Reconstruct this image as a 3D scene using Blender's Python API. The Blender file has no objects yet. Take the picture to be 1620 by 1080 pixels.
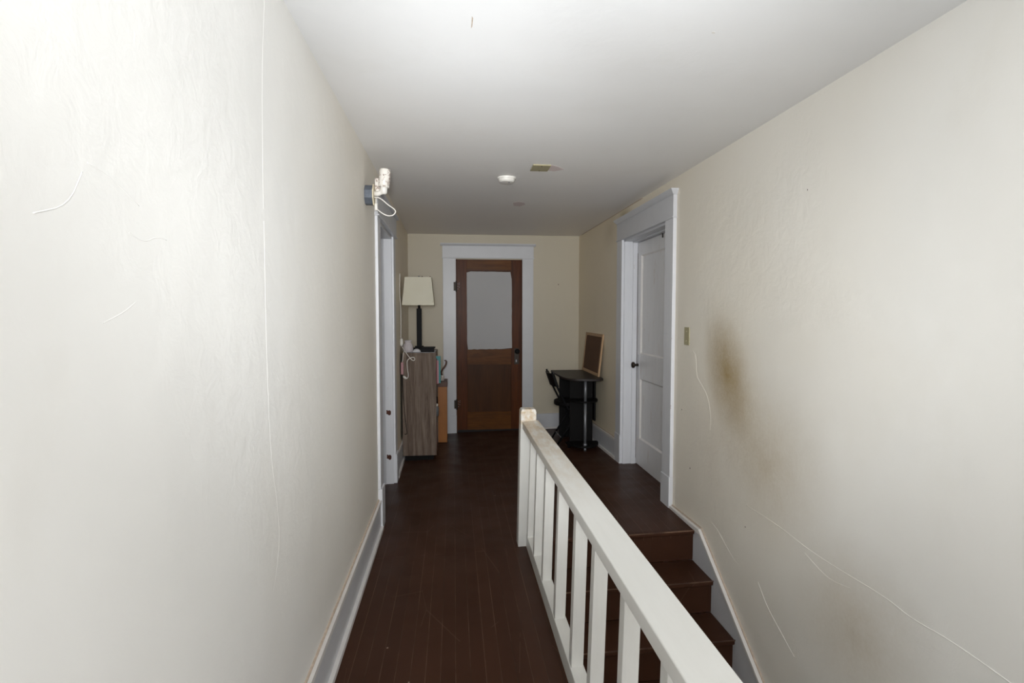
import bpy, bmesh, math, random
from mathutils import Vector, Matrix
random.seed(7)
C = bpy.context.scene.collection
SC = bpy.context.scene

# ------------------------------------------------------------------ camera
FPX, VX, VY, EYE = 870.0, 718.0, 494.0, 1.385
yaw = math.atan((810 - VX) / FPX)
pitch = math.atan((540 - VY) / FPX * math.cos(yaw))
cam_d = bpy.data.cameras.new('camera'); cam_d.sensor_width = 36; cam_d.lens = FPX / 1620 * 36
cam_d.clip_start = 0.02
cam = bpy.data.objects.new('camera', cam_d); C.objects.link(cam)
cam.location = (0, 0, EYE)
cam.rotation_euler = (math.pi / 2 - pitch, 0, -yaw)
SC.camera = cam

# ------------------------------------------------------------------ light and exposure
w = bpy.data.worlds.new('world'); SC.world = w; w.use_nodes = True
w.node_tree.nodes['Background'].inputs[0].default_value = (0.6, 0.7, 0.85, 1)
w.node_tree.nodes['Background'].inputs[1].default_value = 0.0
vs = SC.view_settings
vs.view_transform = 'Standard'; vs.look = 'None'; vs.exposure = 0.0; vs.gamma = 1.0; vs.use_curve_mapping = False
SC.cycles.max_bounces = 16; SC.cycles.diffuse_bounces = 12

def lamp(name, kind, loc, energy, color=(1, 1, 1), aim=None, **kw):
    d = bpy.data.lights.new(name, kind); d.energy = energy; d.color = color
    for k, v in kw.items(): setattr(d, k, v)
    o = bpy.data.objects.new(name, d); C.objects.link(o); o.location = loc
    if aim is not None:
        o.rotation_euler = (Vector(aim) - Vector(loc)).to_track_quat('-Z', 'Y').to_euler()
    return o

# photographer's flashgun bounced off the ceiling, plus added fill spots and rear area fill
def flash_fill(aim, size, energy, soft=.06):
    lamp('flash_and_fill', 'SPOT', (-0.04, -0.05, 1.50), energy, (0.97, 0.99, 1.0), aim=aim, spot_size=math.radians(size), spot_blend=1.0, shadow_soft_size=soft)
flash_fill((0.2, 1.3, 2.29), 60, 178)
flash_fill((0.0, 1.5, 2.29), 90, 38)
flash_fill((1.48, 1.2, 2.20), 90, 17)  # this and the following spots are added fill for walls and far hall
flash_fill((0.2, 4.2, 2.29), 36, 98)
flash_fill((0.2, 6.0, 1.20), 60, 182, .16)
flash_fill((1.48, 3.2, 1.10), 50, 100, .16)
flash_fill((1.48, 2.2, 1.40), 60, 27, .16)
lamp('rear_area_fill', 'AREA', (0.5, -1.45, 1.5), 42, (0.98, 0.98, 0.98), aim=(0.5, 6, 1.25),
     shape='RECTANGLE', size=1.7, size_y=1.3)  # added fill behind the camera, no window stands there

# ------------------------------------------------------------------ materials
def nmat(name):
    m = bpy.data.materials.new(name); m.use_nodes = True
    nt = m.node_tree; b = nt.nodes['Principled BSDF']
    return m, nt, b
def N(nt, t, **kw):
    n = nt.nodes.new(t)
    for k, v in kw.items(): setattr(n, k, v)
    return n
def L(nt, a, b): nt.links.new(a, b)
def mixc(nt, fac, a, b, blend='MIX'):
    n = N(nt, 'ShaderNodeMix', data_type='RGBA', blend_type=blend)
    for sock, v in ((0, fac), (6, a), (7, b)):
        if hasattr(v, 'is_linked') or hasattr(v, 'links'): L(nt, v, n.inputs[sock])
        elif isinstance(v, (int, float)): n.inputs[sock].default_value = v
        else: n.inputs[sock].default_value = (*v, 1)
    return n.outputs[2]
def ramp(nt, src, stops):
    r = N(nt, 'ShaderNodeValToRGB'); L(nt, src, r.inputs[0])
    e = r.color_ramp.elements
    e[0].position, e[0].color = stops[0][0], (*[stops[0][1]] * 3, 1)
    e[1].position, e[1].color = stops[-1][0], (*[stops[-1][1]] * 3, 1)
    for p, v in stops[1:-1]:
        q = e.new(p); q.color = (v, v, v, 1)
    return r.outputs[0]
def noise(nt, vec, scale, detail=3, rough=.5, dist=0):
    n = N(nt, 'ShaderNodeTexNoise'); n.inputs['Scale'].default_value = scale
    n.inputs['Detail'].default_value = detail; n.inputs['Roughness'].default_value = rough
    n.inputs['Distortion'].default_value = dist
    if vec is not None: L(nt, vec, n.inputs['Vector'])
    return n.outputs[0]
def pos(nt, scale=(1, 1, 1), loc=(0, 0, 0), rot=(0, 0, 0)):
    g = N(nt, 'ShaderNodeNewGeometry')
    mp = N(nt, 'ShaderNodeMapping'); mp.inputs['Scale'].default_value = scale
    mp.inputs['Location'].default_value = loc; mp.inputs['Rotation'].default_value = rot
    L(nt, g.outputs['Position'], mp.inputs['Vector']); return mp.outputs[0]
def math_(nt, op, a, b=0.0, clamp=False):
    n = N(nt, 'ShaderNodeMath', operation=op, use_clamp=clamp)
    for i, v in enumerate((a, b)):
        if isinstance(v, (int, float)): n.inputs[i].default_value = v
        else: L(nt, v, n.inputs[i])
    return n.outputs[0]
def bump(nt, b, h, strength, dist=.002):
    n = N(nt, 'ShaderNodeBump'); n.inputs['Strength'].default_value = strength; n.inputs['Distance'].default_value = dist
    L(nt, h, n.inputs['Height']); L(nt, n.outputs[0], b.inputs['Normal'])

def plain(name, col, rough=.5, metal=0, var=.06, scale=25, bmp=.1, spec=.4):
    m, nt, b = nmat(name)
    p = pos(nt); f = noise(nt, p, scale)
    c = mixc(nt, f, tuple(x * (1 - var) for x in col), tuple(min(1, x * (1 + var)) for x in col))
    L(nt, c, b.inputs['Base Color'])
    b.inputs['Roughness'].default_value = rough; b.inputs['Metallic'].default_value = metal
    b.inputs['Specular IOR Level'].default_value = spec
    if bmp: bump(nt, b, noise(nt, p, scale * 4), bmp, .001)
    return m

def plaster(name, col, rough=.45, bumpy=.24, stains=(), spec=.35, far_warm_tint=None):
    m, nt, b = nmat(name)
    p = pos(nt)
    f = noise(nt, p, 1.6, 4)
    c = mixc(nt, ramp(nt, f, [(.3, 0), (.7, 1)]), tuple(x * .975 for x in col), col)
    if far_warm_tint:      # warm light of the hall's closed end painted into the colour, blended in patches
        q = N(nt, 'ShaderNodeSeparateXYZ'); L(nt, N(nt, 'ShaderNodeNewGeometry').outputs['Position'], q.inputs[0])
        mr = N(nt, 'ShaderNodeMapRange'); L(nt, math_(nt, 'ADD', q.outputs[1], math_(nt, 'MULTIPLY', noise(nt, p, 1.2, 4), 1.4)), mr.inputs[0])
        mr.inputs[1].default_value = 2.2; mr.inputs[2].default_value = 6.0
        c = mixc(nt, mr.outputs[0], c, far_warm_tint)
    # fine dirt
    d = noise(nt, pos(nt, (1, 1, .6)), 3.1, 6, .6)
    c = mixc(nt, ramp(nt, d, [(.58, 0), (.8, .16)]), c, tuple(x * y for x, y in zip(col, (.8, .76, .68))))
    for (cy, cz, ry, rz, ang, scol, amt) in stains:
        sp = N(nt, 'ShaderNodeNewGeometry').outputs['Position']
        v = N(nt, 'ShaderNodeVectorMath', operation='SUBTRACT'); L(nt, sp, v.inputs[0]); v.inputs[1].default_value = (0, cy, cz)
        mp = N(nt, 'ShaderNodeMapping'); mp.inputs['Rotation'].default_value = (ang, 0, 0)
        L(nt, v.outputs[0], mp.inputs['Vector'])
        mp2 = N(nt, 'ShaderNodeMapping'); mp2.inputs['Scale'].default_value = (0, 1 / ry, 1 / rz)
        L(nt, mp.outputs[0], mp2.inputs['Vector'])
        ln = N(nt, 'ShaderNodeVectorMath', operation='LENGTH'); L(nt, mp2.outputs[0], ln.inputs[0])
        k = math_(nt, 'SUBTRACT', 1.0, ln.outputs['Value'], True)
        k = math_(nt, 'SMOOTH_MIN', k, 1.0) if False else math_(nt, 'POWER', k, 1.2)
        grain = noise(nt, p, 60, 5, .7)
        patch = noise(nt, p, 9, 4, .6)
        g = math_(nt, 'ADD', math_(nt, 'MULTIPLY', grain, .9), math_(nt, 'MULTIPLY', patch, .9))
        k = math_(nt, 'MULTIPLY', math_(nt, 'MULTIPLY', k, g), amt, True)
        c = mixc(nt, k, c, scol)
    L(nt, c, b.inputs['Base Color'])
    b.inputs['Roughness'].default_value = rough; b.inputs['Specular IOR Level'].default_value = spec
    h1 = noise(nt, p, 16, 6, .6, .6); h2 = noise(nt, p, 3.0, 3)
    area = ramp(nt, noise(nt, p, 1.1, 3, .5), [(.42, .25), (.62, 1)])
    bump(nt, b, math_(nt, 'ADD', math_(nt, 'MULTIPLY', math_(nt, 'MULTIPLY', h1, area), .55), h2), bumpy, .02)
    return m

WALLC = (.70, .675, .60)
M = {}
M['wall'] = plaster('cream_plaster', (.80, .795, .775), far_warm_tint=(.76, .68, .54))
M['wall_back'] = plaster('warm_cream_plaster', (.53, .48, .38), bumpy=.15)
BR = (.27, .175, .045)
M['wall_right'] = plaster('stained_cream_plaster', (.83, .82, .785), far_warm_tint=(.74, .655, .50), stains=[
    (2.86, 1.05, .25, .40, +.50, BR, .92),
    (2.78, .98, .34, .62, +.55, (.42, .32, .17), .62),
    (2.42, .66, .50, .46, +.7, (.42, .33, .20), .5),
    (1.85, .20, .42, .38, +.3, (.40, .30, .16), .42),
    (2.98, .62, .45, .6, 0, (.50, .42, .33), .33),
    (4.72, 2.22, .24, .10, 0, (.42, .35, .20), 1.1),
    (5.15, 2.15, .30, .22, 0, (.45, .37, .24), .5),
], bumpy=.3)
M['ceiling'] = plaster('ceiling_paint', (.83, .84, .855), rough=.5, bumpy=.12, far_warm_tint=(.80, .77, .74))
M['trim'] = plain('blue_white_trim_paint', (.58, .59, .62), rough=.35, var=.05, scale=9, bmp=.12)
M['trim_dark'] = plain('rough_plaster_edge', (.50, .41, .33), rough=.8, var=.3, scale=60)
M['shoe'] = plain('white_shoe_paint', (.72, .70, .68), rough=.4, var=.08, scale=18)
M['tile_grey'] = plain('grey_box_metal', (.10, .115, .14), rough=.5, metal=.2, var=.35, scale=60)
M['white'] = plain('white_plastic', (.72, .70, .66), rough=.35)
M['cream'] = plain('cream_plastic', (.62, .55, .40), rough=.4)
M['beige'] = plain('beige_plate', (.36, .325, .20), rough=.45)
M['black'] = plain('black_wood', (.007, .0065, .0065), rough=.55, spec=.1)
M['black_top'] = plain('black_table_top', (.024, .018, .017), rough=.5, spec=.35)
M['blackmetal'] = plain('black_metal', (.008, .008, .009), rough=.55, spec=.1)
M['steel'] = plain('brushed_chrome', (.24, .25, .27), rough=.45, metal=.55)
M['brass'] = plain('aged_iron', (.03, .022, .016), rough=.45, metal=.5)
M['rust'] = plain('rusty_bare_wood', (.07, .022, .012), rough=.8, var=.5, scale=90)
M['orange'] = plain('orange_wood', (.34, .125, .025), rough=.45, var=.15, scale=14)
M['brown'] = plain('brown_wood', (.11, .055, .04), rough=.5, var=.2)
M['cork'] = plain('cork', (.115, .058, .030), rough=.9, var=.4, scale=160, bmp=.4)
M['pine'] = plain('light_pine', (.42, .27, .15), rough=.55, var=.12, scale=30)
M['teal'] = plain('teal_card', (.04, .22, .23), rough=.5)
M['red'] = plain('dark_red_card', (.16, .02, .03), rough=.5)
M['pink'] = plain('pink_card', (.42, .22, .24), rough=.5)
M['paper'] = plain('white_paper', (.55, .55, .58), rough=.7)
M['ceramic'] = plain('lilac_white_ceramic', (.52, .48, .50), rough=.3)
M['stairwell'] = plaster('stairwell_plaster', (.5, .47, .42))
M['hole'] = plain('dark_hole', (.02, .02, .02), rough=.9)

def floor_mat(name, along='Y'):
    m, nt, b = nmat(name)
    rot = (0, 0, math.radians(90)) if along == 'Y' else (0, 0, 0)
    # swap x and y so that the bricks run along the hall
    tc = N(nt, 'ShaderNodeNewGeometry').outputs['Position']
    sx = N(nt, 'ShaderNodeSeparateXYZ'); L(nt, tc, sx.inputs[0])
    cx = N(nt, 'ShaderNodeCombineXYZ')
    if along == 'Y': L(nt, sx.outputs[1], cx.inputs[0]); L(nt, sx.outputs[0], cx.inputs[1])
    else: L(nt, sx.outputs[0], cx.inputs[0]); L(nt, sx.outputs[1], cx.inputs[1])
    br = N(nt, 'ShaderNodeTexBrick'); L(nt, cx.outputs[0], br.inputs['Vector'])
    br.inputs['Scale'].default_value = 1; br.inputs['Brick Width'].default_value = 1.9
    br.inputs['Row Height'].default_value = .0575 if along == 'Y' else 5; br.inputs['Mortar Size'].default_value = .0015
    br.inputs['Mortar Smooth'].default_value = .3; br.offset = .37
    br.inputs['Color1'].default_value = (0, 0, 0, 1); br.inputs['Color2'].default_value = (1, 1, 1, 1)
    br.inputs['Mortar'].default_value = (.5, .5, .5, 1)
    p = pos(nt)
    base = mixc(nt, br.outputs['Color'], (.044, .0185, .0105), (.053, .0230, .0133))
    base = mixc(nt, ramp(nt, noise(nt, p, 2.2, 5, .6), [(.35, 0), (.7, .55)]), base, (.063, .028, .0170))
    # worn seams: some stretches pale, most just dark
    wear = ramp(nt, noise(nt, pos(nt, (6, .7, 1)), 1.7, 5, .7), [(.42, .15), (.62, .9)])
    seamc = mixc(nt, wear, (.012, .006, .004), (.17, .105, .075))
    base = mixc(nt, math_(nt, 'MULTIPLY', br.outputs['Fac'], .75), base, seamc)
    # small chips and specks of white paint
    vo = N(nt, 'ShaderNodeTexVoronoi', feature='F1'); L(nt, pos(nt, (1, .8, 1)), vo.inputs['Vector']); vo.inputs['Scale'].default_value = 7
    sp = math_(nt, 'LESS_THAN', vo.outputs['Distance'], .03)
    sel = math_(nt, 'GREATER_THAN', noise(nt, p, 3.5, 2), .46)
    base = mixc(nt, math_(nt, 'MULTIPLY', math_(nt, 'MULTIPLY', sp, sel), .8), base, (.33, .25, .2))
    # fine scratches
    wv = N(nt, 'ShaderNodeTexVoronoi', feature='DISTANCE_TO_EDGE'); L(nt, pos(nt, (2.6, .9, 1), rot=(0, 0, .35)), wv.inputs['Vector']); wv.inputs['Scale'].default_value = 1.3
    sc = math_(nt, 'LESS_THAN', wv.outputs['Distance'], .0035)
    sc = math_(nt, 'MULTIPLY', sc, math_(nt, 'GREATER_THAN', noise(nt, p, 2.7, 3), .54))
    base = mixc(nt, math_(nt, 'MULTIPLY', sc, .35), base, (.12, .08, .06))
    L(nt, base, b.inputs['Base Color'])
    L(nt, ramp(nt, noise(nt, p, 5, 4), [(.3, .30), (.7, .45)]), b.inputs['Roughness'])
    b.inputs['Specular IOR Level'].default_value = .09
    h = math_(nt, 'SUBTRACT', math_(nt, 'MULTIPLY', noise(nt, p, 9, 4), .35), br.outputs['Fac'])
    bump(nt, b, h, .35, .002)
    return m
M['floor'] = floor_mat('painted_brown_floorboards')
M['tread'] = floor_mat('painted_brown_stair_wood', 'X')
def tread_edge():
    m, nt, b = nmat('worn_tread_edge')
    p = pos(nt, (1, 6, 6))
    f = ramp(nt, noise(nt, p, 6, 6, .7), [(.42, 0), (.62, 1)])
    L(nt, mixc(nt, f, (.05, .024, .016), (.20, .115, .07)), b.inputs['Base Color'])
    b.inputs['Roughness'].default_value = .4
    return m
M['edge'] = tread_edge()

def worn_white():
    m, nt, b = nmat('worn_cream_white_paint')
    p = pos(nt)
    c = mixc(nt, noise(nt, pos(nt, (20, 2, 2)), 3, 5), (.61, .605, .575), (.66, .66, .635))
    # grime grows towards the newel end and along edges, by its own patches
    tc = N(nt, 'ShaderNodeNewGeometry').outputs['Position']
    sx = N(nt, 'ShaderNodeSeparateXYZ'); L(nt, tc, sx.inputs[0])
    mr = N(nt, 'ShaderNodeMapRange'); L(nt, sx.outputs[1], mr.inputs[0])
    for i, v in zip((1, 2, 3, 4), (1.7, 3.15, 0, 1)): mr.inputs[i].default_value = v
    mz = N(nt, 'ShaderNodeMapRange'); L(nt, sx.outputs[2], mz.inputs[0])
    for i, v in zip((1, 2, 3, 4), (.69, .76, 0, 1)): mz.inputs[i].default_value = v
    g = ramp(nt, noise(nt, pos(nt, (18, 5, 18)), 1.6, 7, .7), [(.36, 0), (.58, 1)])
    k = math_(nt, 'MULTIPLY', math_(nt, 'MULTIPLY', g, mr.outputs[0]), mz.outputs[0])
    c = mixc(nt, math_(nt, 'MULTIPLY', k, .8, True), c, (.40, .27, .13))
    chips = ramp(nt, noise(nt, pos(nt, (40, 12, 40)), 2.2, 5, .8), [(.70, 0), (.74, 1)])
    c = mixc(nt, math_(nt, 'MULTIPLY', chips, .6), c, (.35, .24, .14))
    L(nt, c, b.inputs['Base Color']); b.inputs['Roughness'].default_value = .38
    bump(nt, b, noise(nt, pos(nt, (30, 4, 4)), 5, 4), .15, .001)
    return m
M['rail'] = worn_white()

def worn_trim():
    m, nt, b = nmat('chipped_blue_white_paint')
    p = pos(nt)
    c = mixc(nt, noise(nt, pos(nt, (8, 8, 1.5)), 4, 5), (.62, .63, .665), (.69, .70, .73))
    ch = ramp(nt, noise(nt, pos(nt, (30, 30, 9)), 1.5, 6, .75), [(.66, 0), (.70, 1)])
    c = mixc(nt, math_(nt, 'MULTIPLY', ch, .7), c, (.25, .13, .07))
    L(nt, c, b.inputs['Base Color']); b.inputs['Roughness'].default_value = .35
    bump(nt, b, noise(nt, pos(nt, (9, 9, 2)), 6, 4), .12, .001)
    return m
M['trim_worn'] = worn_trim()
def crackle():
    m, nt, b = nmat('crackled_white_door_paint')
    c = mixc(nt, noise(nt, pos(nt, (6, 6, 1)), 3, 5), (.66, .66, .675), (.73, .73, .74))
    d = ramp(nt, noise(nt, pos(nt, (9, 9, 2.2)), 2.0, 6, .7), [(.58, 0), (.74, .6)])
    c = mixc(nt, d, c, (.40, .27, .16))
    L(nt, c, b.inputs['Base Color']); b.inputs['Roughness'].default_value = .35
    return m
M['door_white'] = crackle()

def wood(name, c1, c2, plank=(9, 9, .35), grain=(60, 60, 3), rough=.4, knots=.0):
    m, nt, b = nmat(name)
    n1 = noise(nt, pos(nt, plank), 1.6, 3, .5, .6); g = noise(nt, pos(nt, grain), 1.0, 6, .7, .3)
    n2 = noise(nt, pos(nt, tuple(x * 2.6 for x in plank)), 1.2, 3, .6, 2.2)
    f = math_(nt, 'ADD', math_(nt, 'ADD', math_(nt, 'MULTIPLY', n1, .45), math_(nt, 'MULTIPLY', g, .3)), math_(nt, 'MULTIPLY', n2, .25))
    L(nt, mixc(nt, ramp(nt, f, [(.38, 0), (.62, 1)]), c1, c2), b.inputs['Base Color'])
    b.inputs['Roughness'].default_value = rough; b.inputs['Specular IOR Level'].default_value = .10
    return m
M['greywood'] = wood('grey_brown_oak_laminate', (.075, .050, .038), (.245, .190, .152), (13, 13, .7), (110, 110, 5), .5)
M['doorwood'] = wood('varnished_red_brown_fir', (.046, .013, .004), (.115, .033, .008), (6, 6, .5), (70, 70, 3), .35)
M['doorrail'] = wood('varnished_amber_fir_rail', (.070, .024, .005), (.150, .055, .011), (1.2, 9, 9), (4, 70, 70), .35)
M['doorpanel'] = wood('varnished_dark_fir_panel', (.042, .015, .005), (.076, .028, .008), (4, 4, .5), (60, 60, 2), .35)
M['painted_glass'] = plain('grey_white_painted_glass', (.43, .43, .44), rough=.6, var=.03, scale=4)

def shade_mat():
    m, nt, b = nmat('off_white_fabric_shade')
    c = mixc(nt, noise(nt, pos(nt), 14, 4), (.80, .78, .66), (.86, .84, .73))
    s = ramp(nt, noise(nt, pos(nt), 24, 3), [(.70, 0), (.75, .3)])
    L(nt, mixc(nt, s, c, (.45, .40, .3)), b.inputs['Base Color']); b.inputs['Roughness'].default_value = .9
    tr = N(nt, 'ShaderNodeBsdfTranslucent'); tr.inputs[0].default_value = (.8, .7, .4, 1)
    ms = N(nt, 'ShaderNodeMixShader'); ms.inputs[0].default_value = .25
    L(nt, b.outputs[0], ms.inputs[1]); L(nt, tr.outputs[0], ms.inputs[2])
    L(nt, ms.outputs[0], nt.nodes['Material Output'].inputs[0])
    return m
M['shade'] = shade_mat()
def speckle():
    m, nt, b = nmat('white_glass_with_grey_floral_specks')
    vo = N(nt, 'ShaderNodeTexVoronoi', feature='F1'); L(nt, pos(nt), vo.inputs['Vector']); vo.inputs['Scale'].default_value = 120
    k = math_(nt, 'MULTIPLY', math_(nt, 'LESS_THAN', vo.outputs['Distance'], .56), ramp(nt, noise(nt, pos(nt), 30, 3), [(.47, 0), (.53, 1)]))
    L(nt, mixc(nt, math_(nt, 'MULTIPLY', k, .8), (.74, .71, .66), (.25, .17, .14)), b.inputs['Base Color'])
    b.inputs['Roughness'].default_value = .3
    return m
M['speckle'] = speckle()

# ------------------------------------------------------------------ mesh helpers
def box(bm, x0, x1, y0, y1, z0, z1):
    vs_ = [bm.verts.new((x, y, z)) for z in (z0, z1) for y in (y0, y1) for x in (x0, x1)]
    for f in ((0, 2, 3, 1), (4, 5, 7, 6), (0, 1, 5, 4), (1, 3, 7, 5), (3, 2, 6, 7), (2, 0, 4, 6)):
        bm.faces.new([vs_[i] for i in f])
def hexa(bm, pts):      # 8 points, bottom 4 then top 4, both counter-clockwise
    v = [bm.verts.new(p) for p in pts]
    for f in ((3, 2, 1, 0), (4, 5, 6, 7), (0, 1, 5, 4), (1, 2, 6, 5), (2, 3, 7, 6), (3, 0, 4, 7)):
        bm.faces.new([v[i] for i in f])
def prism(bm, outline, axis, a, b):
    """outline: 2-D points; extruded along axis ('X','Y','Z') from a to b"""
    def P(u, v, t):
        return {'X': (t, u, v), 'Y': (u, t, v), 'Z': (u, v, t)}[axis]
    A = [bm.verts.new(P(u, v, a)) for u, v in outline]; B = [bm.verts.new(P(u, v, b)) for u, v in outline]
    n = len(outline)
    bm.faces.new(A[::-1]); bm.faces.new(B)
    for i in range(n): bm.faces.new((A[i], A[(i + 1) % n], B[(i + 1) % n], B[i]))
def lathe(bm, prof, seg=32, c=(0, 0, 0), close=True):
    rings = []
    for r, z in prof:
        rings.append([bm.verts.new((c[0] + r * math.cos(2 * math.pi * i / seg), c[1] + r * math.sin(2 * math.pi * i / seg), c[2] + z)) for i in range(seg)])
    for a, b in zip(rings, rings[1:]):
        for i in range(seg): bm.faces.new((a[i], a[(i + 1) % seg], b[(i + 1) % seg], b[i]))
    if close: bm.faces.new(rings[0][::-1]); bm.faces.new(rings[-1])
def tube(bm, pts, r, seg=8, smooth=0):
    P = [Vector(p) for p in pts]
    for _ in range(smooth):
        Q = [P[0]]
        for a, b in zip(P, P[1:]): Q += [a.lerp(b, .25), a.lerp(b, .75)]
        P = Q + [P[-1]]
    if isinstance(r, list):
        m_ = len(P) - 1; q_ = len(r) - 1
        R = [r[min(q_, int(i / m_ * q_))] + (r[min(q_, int(i / m_ * q_) + 1)] - r[min(q_, int(i / m_ * q_))]) * (i / m_ * q_ - int(i / m_ * q_)) for i in range(len(P))]
    else: R = [r] * len(P)
    rings = []; up = None
    for i, p in enumerate(P):
        t = (P[min(i + 1, len(P) - 1)] - P[max(i - 1, 0)]).normalized()
        if up is None: up = t.orthogonal().normalized()
        u = (up - t * up.dot(t));  u = u.normalized() if u.length > 1e-5 else t.orthogonal().normalized()
        up = u; v = t.cross(u)
        rings.append([bm.verts.new(p + (u * math.cos(2 * math.pi * k / seg) + v * math.sin(2 * math.pi * k / seg)) * R[i]) for k in range(seg)])
    for a, b in zip(rings, rings[1:]):
        for k in range(seg): bm.faces.new((a[k], a[(k + 1) % seg], b[(k + 1) % seg], b[k]))
    bm.faces.new(rings[0][::-1]); bm.faces.new(rings[-1])
def obj(name, bm, mat, parent=None, bevel=0, smooth=False, seg=2):
    bmesh.ops.recalc_face_normals(bm, faces=bm.faces)
    me = bpy.data.meshes.new(name); bm.to_mesh(me); bm.free()
    if parent is not None:                       # meshes are written in world space; keep that under the parent
        me.transform(Matrix.Translation(-Vector(base_of(parent))))
    o = bpy.data.objects.new(name, me); C.objects.link(o); me.materials.append(mat if not isinstance(mat, str) else M[mat])
    if parent is not None: o.parent = parent
    if smooth:
        for p in me.polygons: p.use_smooth = True
    if bevel:
        b = o.modifiers.new('bevel', 'BEVEL'); b.width = bevel; b.segments = seg; b.limit_method = 'ANGLE'
        for p in me.polygons: p.use_smooth = True
        wn = o.modifiers.new('wn', 'WEIGHTED_NORMAL'); wn.keep_sharp = True
    return o
def base_of(o):
    v = Vector((0, 0, 0))
    while o is not None: v += Vector(o.location); o = o.parent
    return v
def tag(o, label, cat, group=None, kind=None):
    o['label'] = label; o['category'] = cat
    if group: o['group'] = group
    if kind: o['kind'] = kind
    return o
def thing(name, loc, label, cat, group=None, kind=None):
    o = bpy.data.objects.new(name, None); C.objects.link(o); o.location = loc; o.empty_display_size = .05
    return tag(o, label, cat, group, kind)
def B(): return bmesh.new()
def bx(name, mat, parent, *a, bevel=0):
    bm = B(); box(bm, *a); return obj(name, bm, mat, parent, bevel)

# ------------------------------------------------------------------ the shell
def zf(X, Y):           # the old floor rises a little to the right and sags towards the end of the hall
    t = min(1, max(0, (Y - 4.3) / 2.1)); t = t * t * (3 - 2 * t)
    return .026 * (X + .45) - .04 * t
XL, XR, YB, ZC = -.485, 1.483, 6.45, 2.287
YN = -1.6               # wall behind the camera
SX0 = .425              # edge of the stairwell opening
SY = 3.20               # top riser

def floor_grid(bm, xs, ys, th=.05):
    top = [[bm.verts.new((x, y, zf(x, y))) for y in ys] for x in xs]
    bot = [[bm.verts.new((x, y, zf(x, y) - th)) for y in ys] for x in xs]
    for i in range(len(xs) - 1):
        for j in range(len(ys) - 1):
            bm.faces.new((top[i][j], top[i + 1][j], top[i + 1][j + 1], top[i][j + 1]))
            bm.faces.new((bot[i][j], bot[i][j + 1], bot[i + 1][j + 1], bot[i + 1][j]))
    for j in range(len(ys) - 1):
        bm.faces.new((top[0][j], top[0][j + 1], bot[0][j + 1], bot[0][j]))
        bm.faces.new((top[-1][j + 1], top[-1][j], bot[-1][j], bot[-1][j + 1]))
    for i in range(len(xs) - 1):
        bm.faces.new((top[i + 1][0], top[i][0], bot[i][0], bot[i + 1][0]))
        bm.faces.new((top[i][-1], top[i + 1][-1], bot[i + 1][-1], bot[i][-1]))
bm = B()
ysA = [YN - .1, 0, 1.5, SY]
floor_grid(bm, [-2.3, SX0 + .05], ysA)
ysB = [SY + i * (YB + .2 - SY) / 16 for i in range(17)]
floor_grid(bm, [-2.3, -1.4, -.45, .5, 1.1, 1.75], ysB)
tag(obj('floor', bm, 'floor'), 'dark brown painted narrow floorboards running down the hall', 'floor', kind='structure')

bx('ceiling', 'ceiling', None, -2.3, 1.75, YN - .1, YB + .15, ZC, ZC + .1)
tag(bpy.data.objects['ceiling'], 'flat white painted ceiling above the hall', 'ceiling', kind='structure')

LD0, LD1, LDH = 3.655, 4.49, 1.985      # left doorway opening
XLB = -.522                              # the left wall at the far corner
bm = B()
box(bm, XL - .13, XL, YN, LD0, -.1, ZC)
hexa(bm, [(XL - .13, LD0, LDH), (XL, LD0, LDH), (XL - .008, LD1, LDH), (XL - .13, LD1, LDH),
          (XL - .13, LD0, ZC), (XL, LD0, ZC), (XL - .008, LD1, ZC), (XL - .13, LD1, ZC)])
hexa(bm, [(XL - .13, LD1, -.1), (XL - .008, LD1, -.1), (XLB, YB + .02, -.1), (XL - .13, YB + .02, -.1),
          (XL - .13, LD1, ZC), (XL - .008, LD1, ZC), (XLB, YB + .02, ZC), (XL - .13, YB + .02, ZC)])
wl = tag(obj('wall_left', bm, 'wall'), 'long cream plaster wall on the left with patched cracks', 'wall', kind='structure')

RD0, RD1, RDH = 3.715, 4.70, 2.02       # right doorway opening
def zs(y): return -5
bm = B()
box(bm, XR, XR + .22, YN, RD0, -2.8, ZC)
box(bm, XR, XR + .22, RD0, RD1, RDH, ZC)
box(bm, XR, XR + .22, RD1, YB + .02, -.1, ZC)
box(bm, XR + .18, XR + .22, RD0 - .01, RD1 + .01, -.1, RDH)
wr = tag(obj('wall_right', bm, 'wall_right'), 'cream plaster wall on the right with brown hand-worn stains', 'wall', kind='structure')

bm = B()
BD0, BD1, BDH = .026, .802, 2.0
box(bm, XLB - .1, BD0, YB, YB + .12, -.15, ZC); box(bm, BD1, XR + .05, YB, YB + .12, -.15, ZC)
box(bm, BD0, BD1, YB, YB + .12, BDH, ZC); box(bm, BD0, BD1, YB + .09, YB + .12, -.15, BDH)
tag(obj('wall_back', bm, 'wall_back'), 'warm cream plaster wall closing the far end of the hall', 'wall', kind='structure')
tag(bx('wall_front', 'wall', None, -.7, 1.75, YN - .1, YN, -2.8, ZC), 'cream wall closing the hall behind the camera', 'wall', kind='structure')

# side room beyond the left doorway
bm = B()
box(bm, -2.3, -2.2, 2.6, 6.5, -.1, ZC); box(bm, -2.2, XL - .13, 2.6, 2.7, -.1, ZC); box(bm, -2.2, XL - .13, 6.4, 6.5, -.1, ZC)
tag(obj('wall_side_room', bm, 'wall'), 'plain walls of the room beyond the left doorway', 'wall', kind='structure')
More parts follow.
